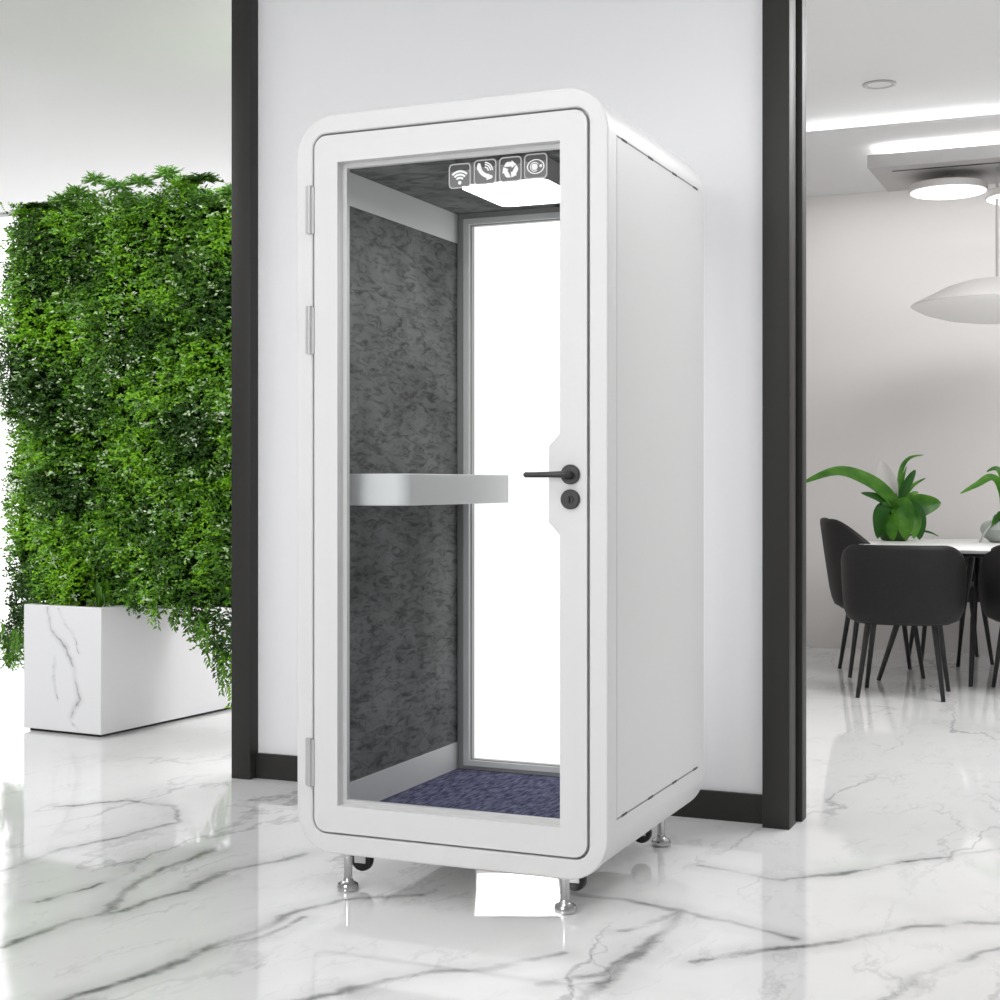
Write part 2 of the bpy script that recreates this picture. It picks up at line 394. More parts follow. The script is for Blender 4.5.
# icon decals on the upper glass
def arc(cx, cz, r0, r1, a0, a1, n=10):
    o = [(cx + r1 * math.cos(a0 + (a1 - a0) * i / n), cz + r1 * math.sin(a0 + (a1 - a0) * i / n)) for i in range(n + 1)]
    o += [(cx + r0 * math.cos(a1 + (a0 - a1) * i / n), cz + r0 * math.sin(a1 + (a0 - a1) * i / n)) for i in range(n + 1)]
    return o
def circ(cx, cz, r, n=20, sx=1): return [(cx + sx * r * math.cos(2 * PI * i / n), cz + r * math.sin(2 * PI * i / n)) for i in range(n)]
YG = .0455
def decal(name, x0, x1, zc, glyph):
    h = .0325; cx = (x0 + x1) / 2
    bm = bmesh.new()
    add_prism(bm, rrect(x0, x1, zc - h, zc + h, .011, 6), rrect(x0 + .003, x1 - .003, zc - h + .003, zc + h - .003, .009, 6), YG - .0016, YG + .0003, mi=1)
    add_prism(bm, rrect(x0 + .004, x1 - .004, zc - h + .004, zc + .012, .006, 6), None, YG - .0006, YG + .0003, mi=0)
    add_prism(bm, rrect(x0 + .004, x1 - .004, zc + .0125, zc + h - .004, .006, 6), None, YG - .0006, YG + .0003, mi=3)
    for gi, g in enumerate(glyph(cx, zc)):
        hole = g[1] if isinstance(g, tuple) else None
        out = g[0] if isinstance(g, tuple) else g
        add_prism(bm, out, hole, YG - .0018 - .0001 * gi, YG - .0004, mi=2)
    return bo(name, bmesh_to(bm), [M['icon_fill'], M['icon_line'], M['icon_white'], M['icon_dark']], door)
def g_wifi(cx, z):
    zb = z - .018
    return [circ(cx, zb, .005, 14)] + [arc(cx, zb, r, r + .0055, PI / 4, 3 * PI / 4, 12) for r in (.010, .0185, .027)]
def g_phone(cx, z):
    def rot(p, a=-.75):
        return (cx + p[0] * math.cos(a) - p[1] * math.sin(a), z + p[0] * math.sin(a) + p[1] * math.cos(a))
    # handset: arc body with two thick ends
    body = arc(.019, .019, .024 + .0035, .0385, PI + .12, PI + PI / 2 - .12, 12)
    body = [(cx + x - .004, z + y + .002) for x, y in body]
    e1 = [(cx - .0225 + a, z + .018 + b) for a, b in ((0, 0), (.003, .006), (.0085, .0055), (.0125, -.0055), (.008, -.010), (0, -.012))]
    e2 = [(cx + .0155 + a, z - .0195 + b) for a, b in ((.0, -.0), (.006, .003), (.0055, .0085), (-.0055, .0125), (-.010, .008), (-.012, -.002))]
    waves = [arc(cx - .001, z + .002, r, r + .0035, .05, PI / 2 - .05, 8) for r in (.0085, .015, .0205)]
    return [body, e1, e2] + waves
def g_recycle(cx, z):
    out = []
    for k in range(3):
        a = PI / 2 + k * 2 * PI / 3
        def R(x, y):
            x *= 1.22; y *= 1.22
            return (cx + x * math.cos(a - PI / 2) - y * math.sin(a - PI / 2), z - .001 + x * math.sin(a - PI / 2) + y * math.cos(a - PI / 2))
        out.append([R(*p) for p in ((-.0125, .0065), (.003, .0065), (.003, .003), (.0135, .0105), (.003, .0195), (.003, .0165), (-.0075, .0165), (-.0105, .0145), (-.0145, .0085))])
    return out
def g_sense(cx, z):
    o = [(circ(cx, z - .001, .019, 28, 1.28), circ(cx, z - .001, .0165, 28, 1.28))]
    o += [circ(cx - .003, z - .0015, .0085, 18), arc(cx - .003, z - .0015, .0105, .0125, .5, 2 * PI - .9, 18)]
    o += [circ(cx + .014, z, .004, 12)]
    return o
for nm, x0, x1, zc, g in (('wifi_icon', -.457, -.394, 1.9075, g_wifi), ('call_icon', -.385, -.321, 1.912, g_phone), ('recycle_icon', -.313, -.250, 1.913, g_recycle), ('sensor_icon', -.243, -.179, 1.915, g_sense)):
    decal(nm, x0, x1, zc, g)

# interior linings
def lining_left(x0, x1):
    bo('felt_wall', box(x0, x1, .056, .838, .272, 1.871), M['felt'])
    bo('upper_trim', box(x0, x1 + (.002 if x0 < -.5 else 0), .056, .838, 1.871, 1.964), M['inner'])
    bo('kick_trim', box(x0, x1 + (.002 if x0 < -.5 else 0), .056, .838, .185, .272), M['inner'])
lining_left(IX0 + .001, -.80); lining_left(-.092, IX1 - .001)
cf = bo('felt_ceiling', box(IX0 + .001, IX1 - .001, .056, .838, 1.9645, IZ1 - .001), M['felt'])
bm = bmesh.new()
for i in range(9):
    x = -.45 + i * .032
    add_box(bm, x, x + (.022 if i % 3 else .014), .80, .826, 1.960, 1.966, .001, 1)
bo('vent_slots', bmesh_to(bm), M['rubber'], cf)
bo('carpet', box(-.799, -.093, .05, .838, IZ0, .187), M['carpet'])
bo('sill', box(IX0 + .001, IX1 - .001, .0455, .056, IZ0, .244), M['booth'])
# rear wall: stepped frame and pane with an added white glow
rf = bo('rear_frame', prism(rrect(IX0 + .001, IX1 - .001, IZ0 + .001, IZ1 - .001, 0), rrect(-.752, -.14, .219, 1.925, 0), .846, .884), M['rear'])
bo('rear_bead', prism(rrect(-.776, -.116, .199, 1.947, 0), rrect(-.757, -.135, .216, 1.929, 0), .832, .872), M['booth'], rf)
bo('rear_glass', box(-.752, -.14, .866, .874, .219, 1.925), M['pane_glow'], rf)
# ceiling lamp
lampb = prism(rrect(-.478, -.226, .146, .46, .03, 6), None, 1.905, 1.9645, 'Z')
lb = bo('ceiling_lamp', lampb, M['fixture'], None, 40)
bo('lamp_diffuser', prism(rrect(-.476, -.228, .148, .458, .028, 6), None, 1.900, 1.9049, 'Z'), M['pod_lit'], lb, 40)
# shelf desk along the felt wall
OUT = [(-.7975, .115)] + [(-.72 + .0 , .115)] + [(-.665 + .045 * math.sin(a), .16 - .045 * math.cos(a)) for a in [PI / 2 * i / 8 for i in range(9)]] + [(-.620, .837), (-.7975, .837)]
bevel_mod(bo('desk_shelf', prism(OUT, None, 1.040, 1.128, 'Z'), M['booth'], None, 40), .003, 2, 55)
# flush side panels with the fixing slots above and below
for s, xa, xb in ((1, -.006, -.0020), (-1, X0 + .003, X0 + .008)):
    sp = bevel_mod(bo('side_panel', prism(rrect(.0757, .8334, .255, 1.9765, .004, 3), None, xa, xb, 'X'), M['booth'], None, 40), .0006, 2, 55)
    xo = -.0024 if s > 0 else X0 + .0034
    for zz in (1.9805, .2512):
        bo('panel_slot', box(min(xo, xo - s * .004), max(xo, xo - s * .004), .0757, .8334, zz - .0020, zz + .0020), M['slot'], sp)
        for yy in (.135, .36, .585, .80):
            bo('panel_screw', box(min(xo + s * .0006, xo - s * .003), max(xo + s * .0006, xo - s * .003), yy - .022, yy + .022, zz - .0034, zz + .0034, .001, 1), M['hole'], sp)
# base plate, feet, castors
bo('base_plate', box(-.80, -.09, .04, .88, .1056, .1085), M['inner'])
bo('patch_light_plate', prism([(-.33 + a * .919 - b * .394, .215 + a * .394 + b * .919) for a, b in ((-.112, -.22), (.112, -.22), (.112, .24), (-.112, .24))], None, .1046, .1055, 'Z'), M['lampw'])  # made-up plate to carry the light for the white floor patch
FEET = [(-.759, .045), (-.144, .08), (-.125, .855), (-.759, .832)]
for x, y in FEET:
    bm = bmesh.new()
    add_lathe(bm, [(.024, 0), (.029, .002), (.030, .010), (.027, .018), (.018, .022), (.0135, .027), (.0115, .034), (.0115, .095)], x, y, 22)
    bo('levelling_foot', bmesh_to(bm), M['chrome'], None, 40)
for x, y in ((-.76, .13), (-.150, .17), (-.15, .74), (-.70, .74)):
    bm = bmesh.new()
    prof = [(.020, -.013), (.029, -.011), (.031, -.006), (.031, .006), (.029, .011), (.020, .013)]
    add_lathe(bm, [(r, y + t) for r, t in prof], x, .062, 22, 'Y')
    c = bo('castor', bmesh_to(bm), M['rubber'], None, 40)
    bm = bmesh.new()
    add_box(bm, x - .018, x + .018, y - .018, y - .0145, .055, .092, .002, 1)
    add_box(bm, x - .018, x + .018, y + .0145, y + .018, .055, .092, .002, 1)
    add_box(bm, x - .018, x + .018, y - .018, y + .018, .0855, .093, .001, 1)
    bo('castor_fork', bmesh_to(bm), M['chrome'], c, 40)

# ------------------------------------------------------------------ planter
PL = thing('planter', 'large white marble planter box standing on the floor below the leafy green wall', 'planter', (-2.915, 1.739, 0), math.radians(-4))
bm = bmesh.new()
L = 1.30; W = .45; H = .563
add_prism(bm, [(-W, 0), (0, 0), (0, L), (-W, L)], [(-W + .03, .03), (-.03, .03), (-.03, L - .03), (-W + .03, L - .03)], .012, H, 'Z')
me = bmesh_to(bm)
bevel_mod(obj('box', me, M['planter'], PL, 40), .004, 2, 50)
obj('plinth', box(-W + .02, -.02, .02, L - .02, 0, .013), M['frame'], PL)
obj('soil', box(-W + .03, -.03, .03, L - .03, .40, .50), M['soil'], PL)

# ------------------------------------------------------------------ green wall
HX0, HX1, HY, HZT = -3.555, -2.06, 1.90, 2.29
HEDGE = thing('vertical_garden', 'tall dense hedge of small green leaves with pale flecks, rising from the marble planter', 'plant', (-2.9, 2.05, .5))
HINV = Matrix.Translation((2.9, -2.05, -.5))
class Leaves:
    def __init__(s): s.v = []; s.f = []; s.mi = []
    def leaf(s, p, d, n, L, W, mi):
        d = d.normalized(); side = d.cross(n)
        if side.length < 1e-4: side = d.cross(Vector((.3, .5, .8)))
        side.normalize(); nn_ = side.cross(d)
        i = len(s.v); mid = p + d * L * .45
        s.v += [p, mid + side * W * .5 + nn_ * L * .06, p + d * L - nn_ * L * .08, mid - side * W * .5 + nn_ * L * .06]
        s.f += [(i, i + 1, i + 2), (i, i + 2, i + 3)]; s.mi += [mi, mi]
    def build(s, name, mats, parent, inv=None):
        me = bpy.data.meshes.new(name); me.from_pydata([tuple(v) for v in s.v], [], s.f)
        for mm in mats: me.materials.append(mm)
        me.polygons.foreach_set('material_index', s.mi)
        if inv is not None: me.transform(inv)
        o = bpy.data.objects.new(name, me); COL.objects.link(o)
        if parent: o.parent = parent
        return o
LM = [M['leaf_dark'], M['leaf_mid'], M['leaf_bright'], M['leaf_fresh'], M['leaf_pale'], M['blossom']]
def rv(): return Vector((random.gauss(0, 1), random.gauss(0, 1), random.gauss(0, 1)))
def zlow(x):
    if x < -3.42: return .27 + .5 * abs(x + 3.49)
    if x < -2.72: return .56
    if x < -2.33: return .60 - (x + 2.72) / .39 * .30
    return .30
def bump(x, z): return .115 * noise.noise(Vector((x * 3.2, z * 3.2, 1.7))) + .04 * noise.noise(Vector((x * 8, z * 8, 5.1)))
def pick(x, z):
    a = 1.35 * noise.noise(Vector((x * 3.0, z * 3.0, 9.0))) + .7 * noise.noise(Vector((x * 7, z * 7, 3.0))) + random.gauss(0, .28)
    if z > 2.1: a += .3
    if random.random() < .045: return 4
    if a > .55: return 2
    if a > .28: return 3 if random.random() < .5 else 2
    if a > -.22: return 1
    return 0
fol = Leaves()
def sprig(p, n, grow, k, L0, mi=None):
    d = (n * .7 + grow + rv() * .45).normalized()
    base = mi if mi is not None else pick(p.x, p.z)
    q = p.copy()
    for i in range(k):
        q = q + d * random.uniform(.006, .011); d = (d + Vector((0, 0, -.06)) + rv() * .08).normalized()
        sd = d.cross(Vector((0, 0, 1)) + rv() * .3)
        if sd.length < 1e-3: continue
        sd.normalize(); sd = sd if i % 2 else -sd
        ld = (d * .5 + sd * .8 + rv() * .25)
        m_ = base if random.random() < .8 else pick(q.x, q.z)
        LL = L0 * random.uniform(.7, 1.25)
        fol.leaf(q, ld, n + Vector((0, 0, .5)) + rv() * .35, LL, LL * .52, m_)
for i in range(10500):
    x = random.uniform(HX0 - .03, HX1); z0 = zlow(x); z = random.uniform(z0, HZT + .03)
    ex = max(0, (HX0 + .07 - x) / .1); ez = max(0, (z - HZT + .06) / .1)
    y = HY - bump(x, z) - .02 + .10 * ex * ex + .10 * ez * ez + random.uniform(-.02, .03)
    if z < .60 and -3.38 < x < -2.80: y = max(y, 1.86)
    if z < .74 and -3.15 < x < -2.86: y += .07
    n = Vector((-ex * .9, -1, ez * .9)).normalized()
    sprig(Vector((x, y, z)), n, Vector((0, 0, random.uniform(-.5, .45))), random.randint(5, 8), .021)
for i in range(1500):      # left edge, top edge
    z = random.uniform(.32, HZT); y = random.uniform(HY + .02, HY + .34)
    sprig(Vector((HX0 - .01 - .5 * bump(y, z), y, z)), Vector((-1, -.3, 0)).normalized(), Vector((0, 0, random.uniform(-.4, .4))), 6, .021)
for i in range(1700):
    x = random.uniform(HX0, HX1); y = random.uniform(HY - .02, HY + .34)
    zz = HZT + .02 + .07 * noise.noise(Vector((x * 5, y * 5, 2))) + random.uniform(0, .05)
    sprig(Vector((x, y, zz)), Vector((0, -.3, 1)).normalized(), Vector((0, 0, .3)), 7, .022, random.choice([1, 2, 3, 3, 3]))
for i in range(46):       # pale flecked clusters
    x = random.uniform(HX0, HX1); z = random.uniform(.75, HZT); 
    for k in range(9):
        xx, zz = x + random.gauss(0, .03), z + random.gauss(0, .028)
        sprig(Vector((xx, HY - bump(xx, zz) - .045, zz)), Vector((0, -1, .2)), Vector((0, 0, .1)), 3, .019, 4 if random.random() < .62 else 5)
fol.build('foliage', LM, HEDGE, HINV)
# foliage core: an uneven dark body added behind the leaves to close gaps
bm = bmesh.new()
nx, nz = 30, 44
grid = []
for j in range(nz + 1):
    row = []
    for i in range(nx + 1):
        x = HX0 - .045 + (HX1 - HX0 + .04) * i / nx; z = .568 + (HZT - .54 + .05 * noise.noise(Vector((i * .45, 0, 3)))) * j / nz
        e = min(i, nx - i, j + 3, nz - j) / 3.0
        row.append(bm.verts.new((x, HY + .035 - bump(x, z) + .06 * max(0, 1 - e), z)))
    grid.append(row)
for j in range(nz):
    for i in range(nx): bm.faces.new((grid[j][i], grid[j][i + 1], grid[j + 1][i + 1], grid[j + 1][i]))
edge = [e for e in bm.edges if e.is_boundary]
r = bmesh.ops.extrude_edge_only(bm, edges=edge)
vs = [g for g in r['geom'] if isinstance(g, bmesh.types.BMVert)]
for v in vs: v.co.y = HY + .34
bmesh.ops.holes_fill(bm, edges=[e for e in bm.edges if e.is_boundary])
me = bmesh_to(bm); me.transform(HINV); obj('foliage_core', me, M['backing'], HEDGE)
for x, y in ((-3.28, 2.06), (-2.96, 2.06), (-3.12, 2.14)):
    me = tube([(x, y, .49), (x + .01, y, .60), (x, y, .72)], .02, 10); me.transform(HINV); obj('stem', me, M['stem'], HEDGE, 60)
# leaf tufts standing up along the top
def tuft(base, top, R_, mi, flat):
    lv = Leaves(); d0 = (top - base)
    for i in range(8):
        p = base.lerp(top, i / 7)
        for s_ in (1, -1): lv.leaf(p, Vector((s_ * 1, -.4, .5)) + rv() * .4, Vector((0, -1, .4)), .03, .013, mi)
    for ring, (n_, el, k) in enumerate(((9, -.1, 1.0), (8, .35, .9), (6, .8, .75), (3, 1.2, .6))):
        for i in range(n_):
            a = 2 * PI * (i + random.random() * .6) / n_
            e = el * (1 - flat)
            d = Vector((math.cos(a) * math.cos(e), math.sin(a) * math.cos(e) * .8, math.sin(e)))
            L_ = R_ * k * random.uniform(.8, 1.15); p = top.copy()
            lv.leaf(p, d, Vector((0, -.5, 1)) + rv() * .3, L_, L_ * .26, mi)
            for q in (.35, .6, .8):
                sd = d.cross(Vector((0, -.4, 1))).normalized()
                for s_ in (1, -1): lv.leaf(p + d * L_ * q, d * .6 + sd * s_, Vector((0, -.6, 1)) + rv() * .25, L_ * .34, L_ * .14, mi if random.random() < .8 else 1)
    return lv.build('leaf_tuft', LM, HEDGE, HINV)
for x, h, R_, mi, fl in ((-3.38, .05, .10, 0, .8), (-3.24, .06, .085, 3, .2), (-3.16, .09, .08, 3, .2), (-3.05, .14, .075, 3, .2), (-2.95, .10, .08, 3, .2), (-2.80, .11, .085, 3, .3), (-2.66, .13, .085, 3, .0), (-2.60, .08, .08, 2, .2), (-2.47, .10, .10, 0, .7), (-2.33, .03, .075, 3, .2), (-2.25, .05, .075, 3, .2), (-2.88, .05, .07, 3, .2), (-3.46, .02, .07, 2, .3)):
    tuft(Vector((x, HY + .02, HZT - .02)), Vector((x + random.uniform(-.02, .02), HY - .02, HZT + h + .02)), R_, mi, fl)
# trailing vines at the right side of the planter and at the left edge
def vine(p, n, drift, L0, mi):
    lv = Leaves(); q = Vector(p); d = Vector((drift, -.25, -1)).normalized()
    for i in range(n):
        q = q + d * .013; d = (d + Vector((drift * .05, .04, -.06)) + rv() * .06).normalized()
        for s_ in (1, -1):
            ld = d * .75 + Vector((s_ * .7, -.25, 0)) + rv() * .2
            LL = L0 * random.uniform(.75, 1.2) * (1 - .35 * i / n)
            lv.leaf(q, ld, Vector((0, -1, .3)) + rv() * .3, LL, LL * .34, mi if random.random() < .7 else random.choice([0, 1]))
    lv.build('trailing_vine', LM, HEDGE, HINV)
for x, z, n, dr, mi in ((-2.70, .66, 12, -.05, 2), (-2.66, .68, 15, -.15, 1), (-2.58, .60, 9, .1, 1), (-2.52, .60, 10, .12, 1), (-2.47, .56, 13, .2, 1), (-2.43, .52, 15, .15, 1), (-2.38, .48, 17, .1, 0), (-2.36, .42, 16, .12, 1), (-2.33, .40, 14, .05, 1), (-2.28, .40, 18, .05, 2), (-3.50, .44, 12, .1, 0), (-3.47, .40, 10, .05, 1), (-3.53, .5, 13, .0, 1), (-3.44, .46, 11, 0, 1)):
    vine((x, HY - .08, z), n, dr, .042, mi)
# spider plant in the corner of the planter
SP = thing('spider_plant', 'small grassy plant with arching thin blades in the near corner of the marble planter', 'plant', (-2.985, 1.815, .50))
def blade(bm, pts, w, fold=.25, up=Vector((0, 0, 1))):
    pts = [Vector(p) for p in pts]; prev = None
    # resample smoothly
    P = []
    for i in range(len(pts) - 1):
        p0 = pts[max(i - 1, 0)]; p1 = pts[i]; p2 = pts[i + 1]; p3 = pts[min(i + 2, len(pts) - 1)]
        for k in range(5):
            t = k / 5
            P.append(.5 * ((2 * p1) + (-p0 + p2) * t + (2 * p0 - 5 * p1 + 4 * p2 - p3) * t * t + (-p0 + 3 * p1 - 3 * p2 + p3) * t ** 3))
    P.append(pts[-1]); n = len(P) - 1
    for i, p in enumerate(P):
        t = i / n; d = (P[min(i + 1, n)] - P[max(i - 1, 0)]).normalized(); sd = d.cross(up)
        if sd.length < .05: sd = d.cross(Vector((0, -1, 0)))
        sd.normalize(); nu = sd.cross(d)
        ww = w * max(.04, (math.sin(PI * min(1, (t * .92 + .08))) ** .75)) * .5
        row = [bm.verts.new(p + sd * ww * a + nu * ww * fold * abs(a)) for a in (-1, -.5, 0, .5, 1)]
        if prev:
            for a in range(4): bm.faces.new((prev[a], prev[a + 1], row[a + 1], row[a]))
        prev = row
def leafmesh(name, pts, w, material, parent, fold=.25, up=Vector((0, 0, 1)), thick=.0015):
    bm = bmesh.new(); blade(bm, pts, w, fold, up)
    bmesh.ops.solidify(bm, geom=bm.faces[:], thickness=thick)
    return obj(name, bmesh_to(bm), material, parent, 60)
for k in range(16):
    a = random.uniform(0, 2 * PI); R = random.uniform(.08, .19); h = random.uniform(.10, .20)
    c, s_ = math.cos(a), math.sin(a) * .55
    leafmesh('blade', [(0, 0, 0), (c * R * .3, s_ * R * .3, h * .8), (c * R * .75, s_ * R * .75, h), (c * R * 1.2, s_ * R * 1.2, h * .62)], .010, M['leaf_fresh'] if k % 3 == 0 else M['leaf_mid'], SP, .3)

# ------------------------------------------------------------------ dining room
RX, RY = math.cos(math.radians(23.196)), math.sin(math.radians(23.196))
TC = Vector((.415, 5.284, 0))
T = thing('round_table', 'round white-topped dining table on slender black legs among the black chairs', 'table', TC)
obj('tabletop', lathe([(.52, .728), (.66, .734), (.70, .743), (.72, .753), (.719, .759), (.714, .762)], seg=72), M['table'], T, 40)
obj('apron', lathe([(.30, .700), (.33, .704), (.33, .728), (.30, .730)], seg=40), M['leg'], T, 40)
for (ax, ay) in ((-.54, -.30), (-.04, -.36), (.50, .28), (-.20, .52)):
    obj('leg', tube([(ax * .42, ay * .42, .715), (ax * .8, ay * .8, .36), (ax, ay, 0)], [.021, .018, .012], 12), M['leg'], T, 60)

def chair_meshes(ztop=.79, lean=.0, zarm=.60, drop=.34):
    def sup(th, a, b, e=2.7):
        c, s = math.sin(th), -math.cos(th)
        r = (abs(c / a) ** e + abs(s / b) ** e) ** (-1 / e)
        return Vector((c * r, s * r, 0))
    n = 44; tmax = math.radians(128); rows = []
    bm = bmesh.new()
    for i in range(n + 1):
        th = -tmax + 2 * tmax * i / n
        u = abs(th) / tmax; k = max(0, min(1, (u - drop) / .62)); k = k * k * (3 - 2 * k)
        zt = ztop - (ztop - zarm) * k
        prof = [(.80, .385), (.90, .40), (.955, .44), (.98, .50), (.995, .5 + (zt - .5) * .5), (1.0, zt - .03), (.985, zt - .008), (.955, zt), (.92, zt - .006), (.895, zt - .03), (.87, .5 + (zt - .5) * .5), (.855, .48), (.84, .44)]
        o = sup(th, .312, .285)
        row = []
        for s_, z in prof:
            p = o * s_; p.z = z
            lf = max(0, (z - .45)) / max(.01, ztop - .45)
            p.y -= lean * lf * max(0, math.cos(th)) ; p.x *= 1 + .02 * lf
            row.append(bm.verts.new(p))
        rows.append(row)
    m_ = len(rows[0])
    for a, b_ in zip(rows, rows[1:]):
        for k in range(m_ - 1): bm.faces.new((a[k], a[k + 1], b_[k + 1], b_[k]))
    for a, b_ in zip(rows, rows[1:]): bm.faces.new((a[m_ - 1], a[0], b_[0], b_[m_ - 1]))
    bm.faces.new(rows[0]); bm.faces.new(rows[-1])
    back = bmesh_to(bm, 'backrest')
    bm = bmesh.new(); rings = []
    for s_, z in ((.55, .375), (.80, .380), (.84, .40), (.845, .45), (.82, .472), (.74, .482), (.45, .485)):
        ring = []
        for k in range(40):
            p = sup(2 * PI * k / 40, .30, .28) * s_; p.z = z; ring.append(bm.verts.new(p))
        rings.append(ring)
    for a, b_ in zip(rings, rings[1:]):
        for k in range(40): bm.faces.new((a[k], a[(k + 1) % 40], b_[(k + 1) % 40], b_[k]))
    bm.faces.new(rings[0]); bm.faces.new(rings[-1])
    seat = bmesh_to(bm, 'seat')
    legs = []
    for sx, sy in ((-1, -1), (1, -1), (-1, 1), (1, 1)):
        legs.append(tube([(sx * .165, sy * .15, .385), (sx * .212, sy * .205, 0)], [.0165, .011], 12))
    return back, seat, legs
def make_chair(label, loc, rz, group, **kw):
    t = thing('dining_chair', label, 'chair', loc, rz, group)
    back, seat, legs = chair_meshes(**kw)
    obj('backrest', back, M['leather'], t, 50); obj('seat', seat, M['leather'], t, 50)
    for l in legs: obj('leg', l, M['leg'], t, 60)
    return t
def dup(root, label, loc, rz):
    r = root.copy(); COL.objects.link(r); r.location = loc; r.rotation_euler = (0, 0, rz); r['label'] = label
    for ch in root.children:
        c = ch.copy(); COL.objects.link(c); c.parent = r
    return r
G = 'black upholstered chairs around the round table'
ch1 = make_chair('black tub chair in front of the round table, its whole back turned to the viewer', (.085, 4.47, 0), math.radians(3), G)
ch2 = make_chair('black high-backed chair at the left side of the table, next to the post', (-.165, 5.31, 0), math.radians(-72), G, ztop=.90, lean=.06, zarm=.60, drop=.28)
dup(ch1, 'black tub chair cut off by the right edge of the photo, beside the table', (.745, 4.80, 0), math.radians(14))
make_chair('black tub chair on the far side of the table, mostly hidden behind the nearest chair', (.13, 6.13, 0), math.radians(-162), G, ztop=.735)

# plants on the table
def P(u0, d, u, v, dd=0):
    k = d / 1489.3
    return Vector(((u - u0) * k * RX - dd * RY, (u - u0) * k * RY + dd * RX, (540.5 - v) * k))
PP = thing('potted_plant', 'leafy green plant with a white flower, standing on the left half of the table', 'plant', (-.125, 5.575, .762))
obj('pot', lathe([(.055, 0), (.075, .004), (.10, .05), (.105, .10), (.098, .135), (.088, .135), (.085, .11)], seg=28), M['potdark'], PP, 40)
def pl(u, v, dd=0): return P(892, 8.9, u, v, dd)
UPV = Vector((.15, -.75, .6))
LV = [  # strap leaves: points, width, name
 ([(897, 512, 0), (884, 495, -.02), (862, 480, -.04), (832, 472, -.06), (796, 484, -.08)], .10, 'houseleaf', Vector((0, -.85, .7))),
 ([(893, 512, 0), (897, 488, .02), (901, 468, .03), (909, 458, .03), (923, 455, .03)], .030, 'houseleaf', UPV),
 ([(898, 512, 0), (904, 497, .03), (912, 486, .04), (926, 478, .05)], .030, 'houseleaf', UPV),
 ([(894, 512, 0), (902, 490, .0), (908, 478, .0), (913, 470, .0)], .052, 'houseleaf_dark', Vector((.4, -1, .1))),
 ([(898, 516, 0), (906, 509, -.02), (920, 505, -.04), (936, 503, -.05)], .15, 'houseleaf', Vector((0, -1, .12))),
 ([(890, 514, 0), (882, 503, -.03), (871, 497, -.05), (856, 493, -.06)], .062, 'houseleaf_dark', Vector((0, -.85, .6))),
 ([(888, 516, -.03), (880, 508, -.08), (873, 518, -.12), (870, 538, -.13)], .105, 'houseleaf_dark', Vector((-.3, -1, .3))),
 ([(892, 516, -.04), (894, 506, -.10), (896, 520, -.14), (897, 539, -.145)], .13, 'houseleaf', Vector((0, -1, .4))),
 ([(895, 516, -.04), (903, 508, -.08), (910, 520, -.12), (911, 539, -.13)], .11, 'houseleaf_dark', Vector((.3, -1, .3))),
 ([(888, 518, -.04), (884, 514, -.11), (883, 525, -.15), (884, 540, -.15)], .10, 'houseleaf', Vector((-.2, -1, .3))),
 ([(897, 520, -.02), (908, 520, -.04), (915, 523, -.05), (920, 524, -.05)], .062, 'houseleaf_dark', Vector((0, -1, .5))),
 ([(889, 516, 0), (884, 510, -.05), (877, 507, -.06), (870, 510, -.06)], .07, 'houseleaf_dark', UPV),
 ([(896, 514, .02), (892, 500, .05), (886, 492, .06), (880, 490, .06)], .05, 'houseleaf', UPV),
 ([(893, 512, .03), (899, 494, .05), (903, 480, .06), (907, 466, .06)], .022, 'houseleaf', UPV),
 ([(891, 513, .02), (886, 498, .0), (878, 488, .0), (868, 484, .0)], .04, 'houseleaf_dark', UPV),
 ([(896, 513, -.02), (904, 500, -.03), (909, 494, -.04), (914, 492, -.04)], .035, 'houseleaf', Vector((.3, -1, .2))),
 ([(890, 515, -.05), (882, 514, -.1), (876, 522, -.13), (875, 534, -.14)], .06, 'houseleaf', Vector((-.2, -1, .3))),
 ([(898, 516, -.05), (905, 514, -.11), (907, 524, -.14), (904, 538, -.15)], .07, 'houseleaf', Vector((.2, -1, .3))),
 ([(902, 536, -.08), (913, 531, -.09), (923, 532, -.09), (932, 536, -.09)], .018, 'houseleaf_dark', UPV),
]
for pts, w_, mm, up in LV:
    leafmesh('leaf', [pl(*p) for p in pts], w_, M[mm], PP, .22, up)
leafmesh('flower', [pl(893, 505, .05), pl(889, 490, .06), pl(887, 478, .06), pl(882, 460, .06)], .15, M['bowl'], PP, .3, Vector((-.3, -1, 0)))
obj('flower_stem', tube([pl(893, 520, .04), pl(892, 505, .06), pl(889, 492, .055)], .004, 8), M['stem'], PP, 60)
VP = thing('vase_plant', 'round grey-green pot with long pointed leaves, on the table at the right edge', 'plant', (.495, 5.55, .762))
obj('vase', lathe([(.055, 0), (.075, .003), (.115, .035), (.132, .075), (.122, .105), (.098, .122), (.085, .125), (.08, .115)], seg=36), M['pot'], VP, 40)
def pv(u, v, dd=0): return P(1003, 8.6, u, v, dd)
obj('handle', tube([pv(980, 528, -.02), pv(977, 528, -.03), pv(974, 533, -.04), pv(973, 539, -.05)][:0] or [pv(992, 521, -.06), pv(986, 523, -.08), pv(980, 529, -.09), pv(976, 536, -.09), pv(974, 540, -.09)], .006, 10), M['pot'], VP, 60)
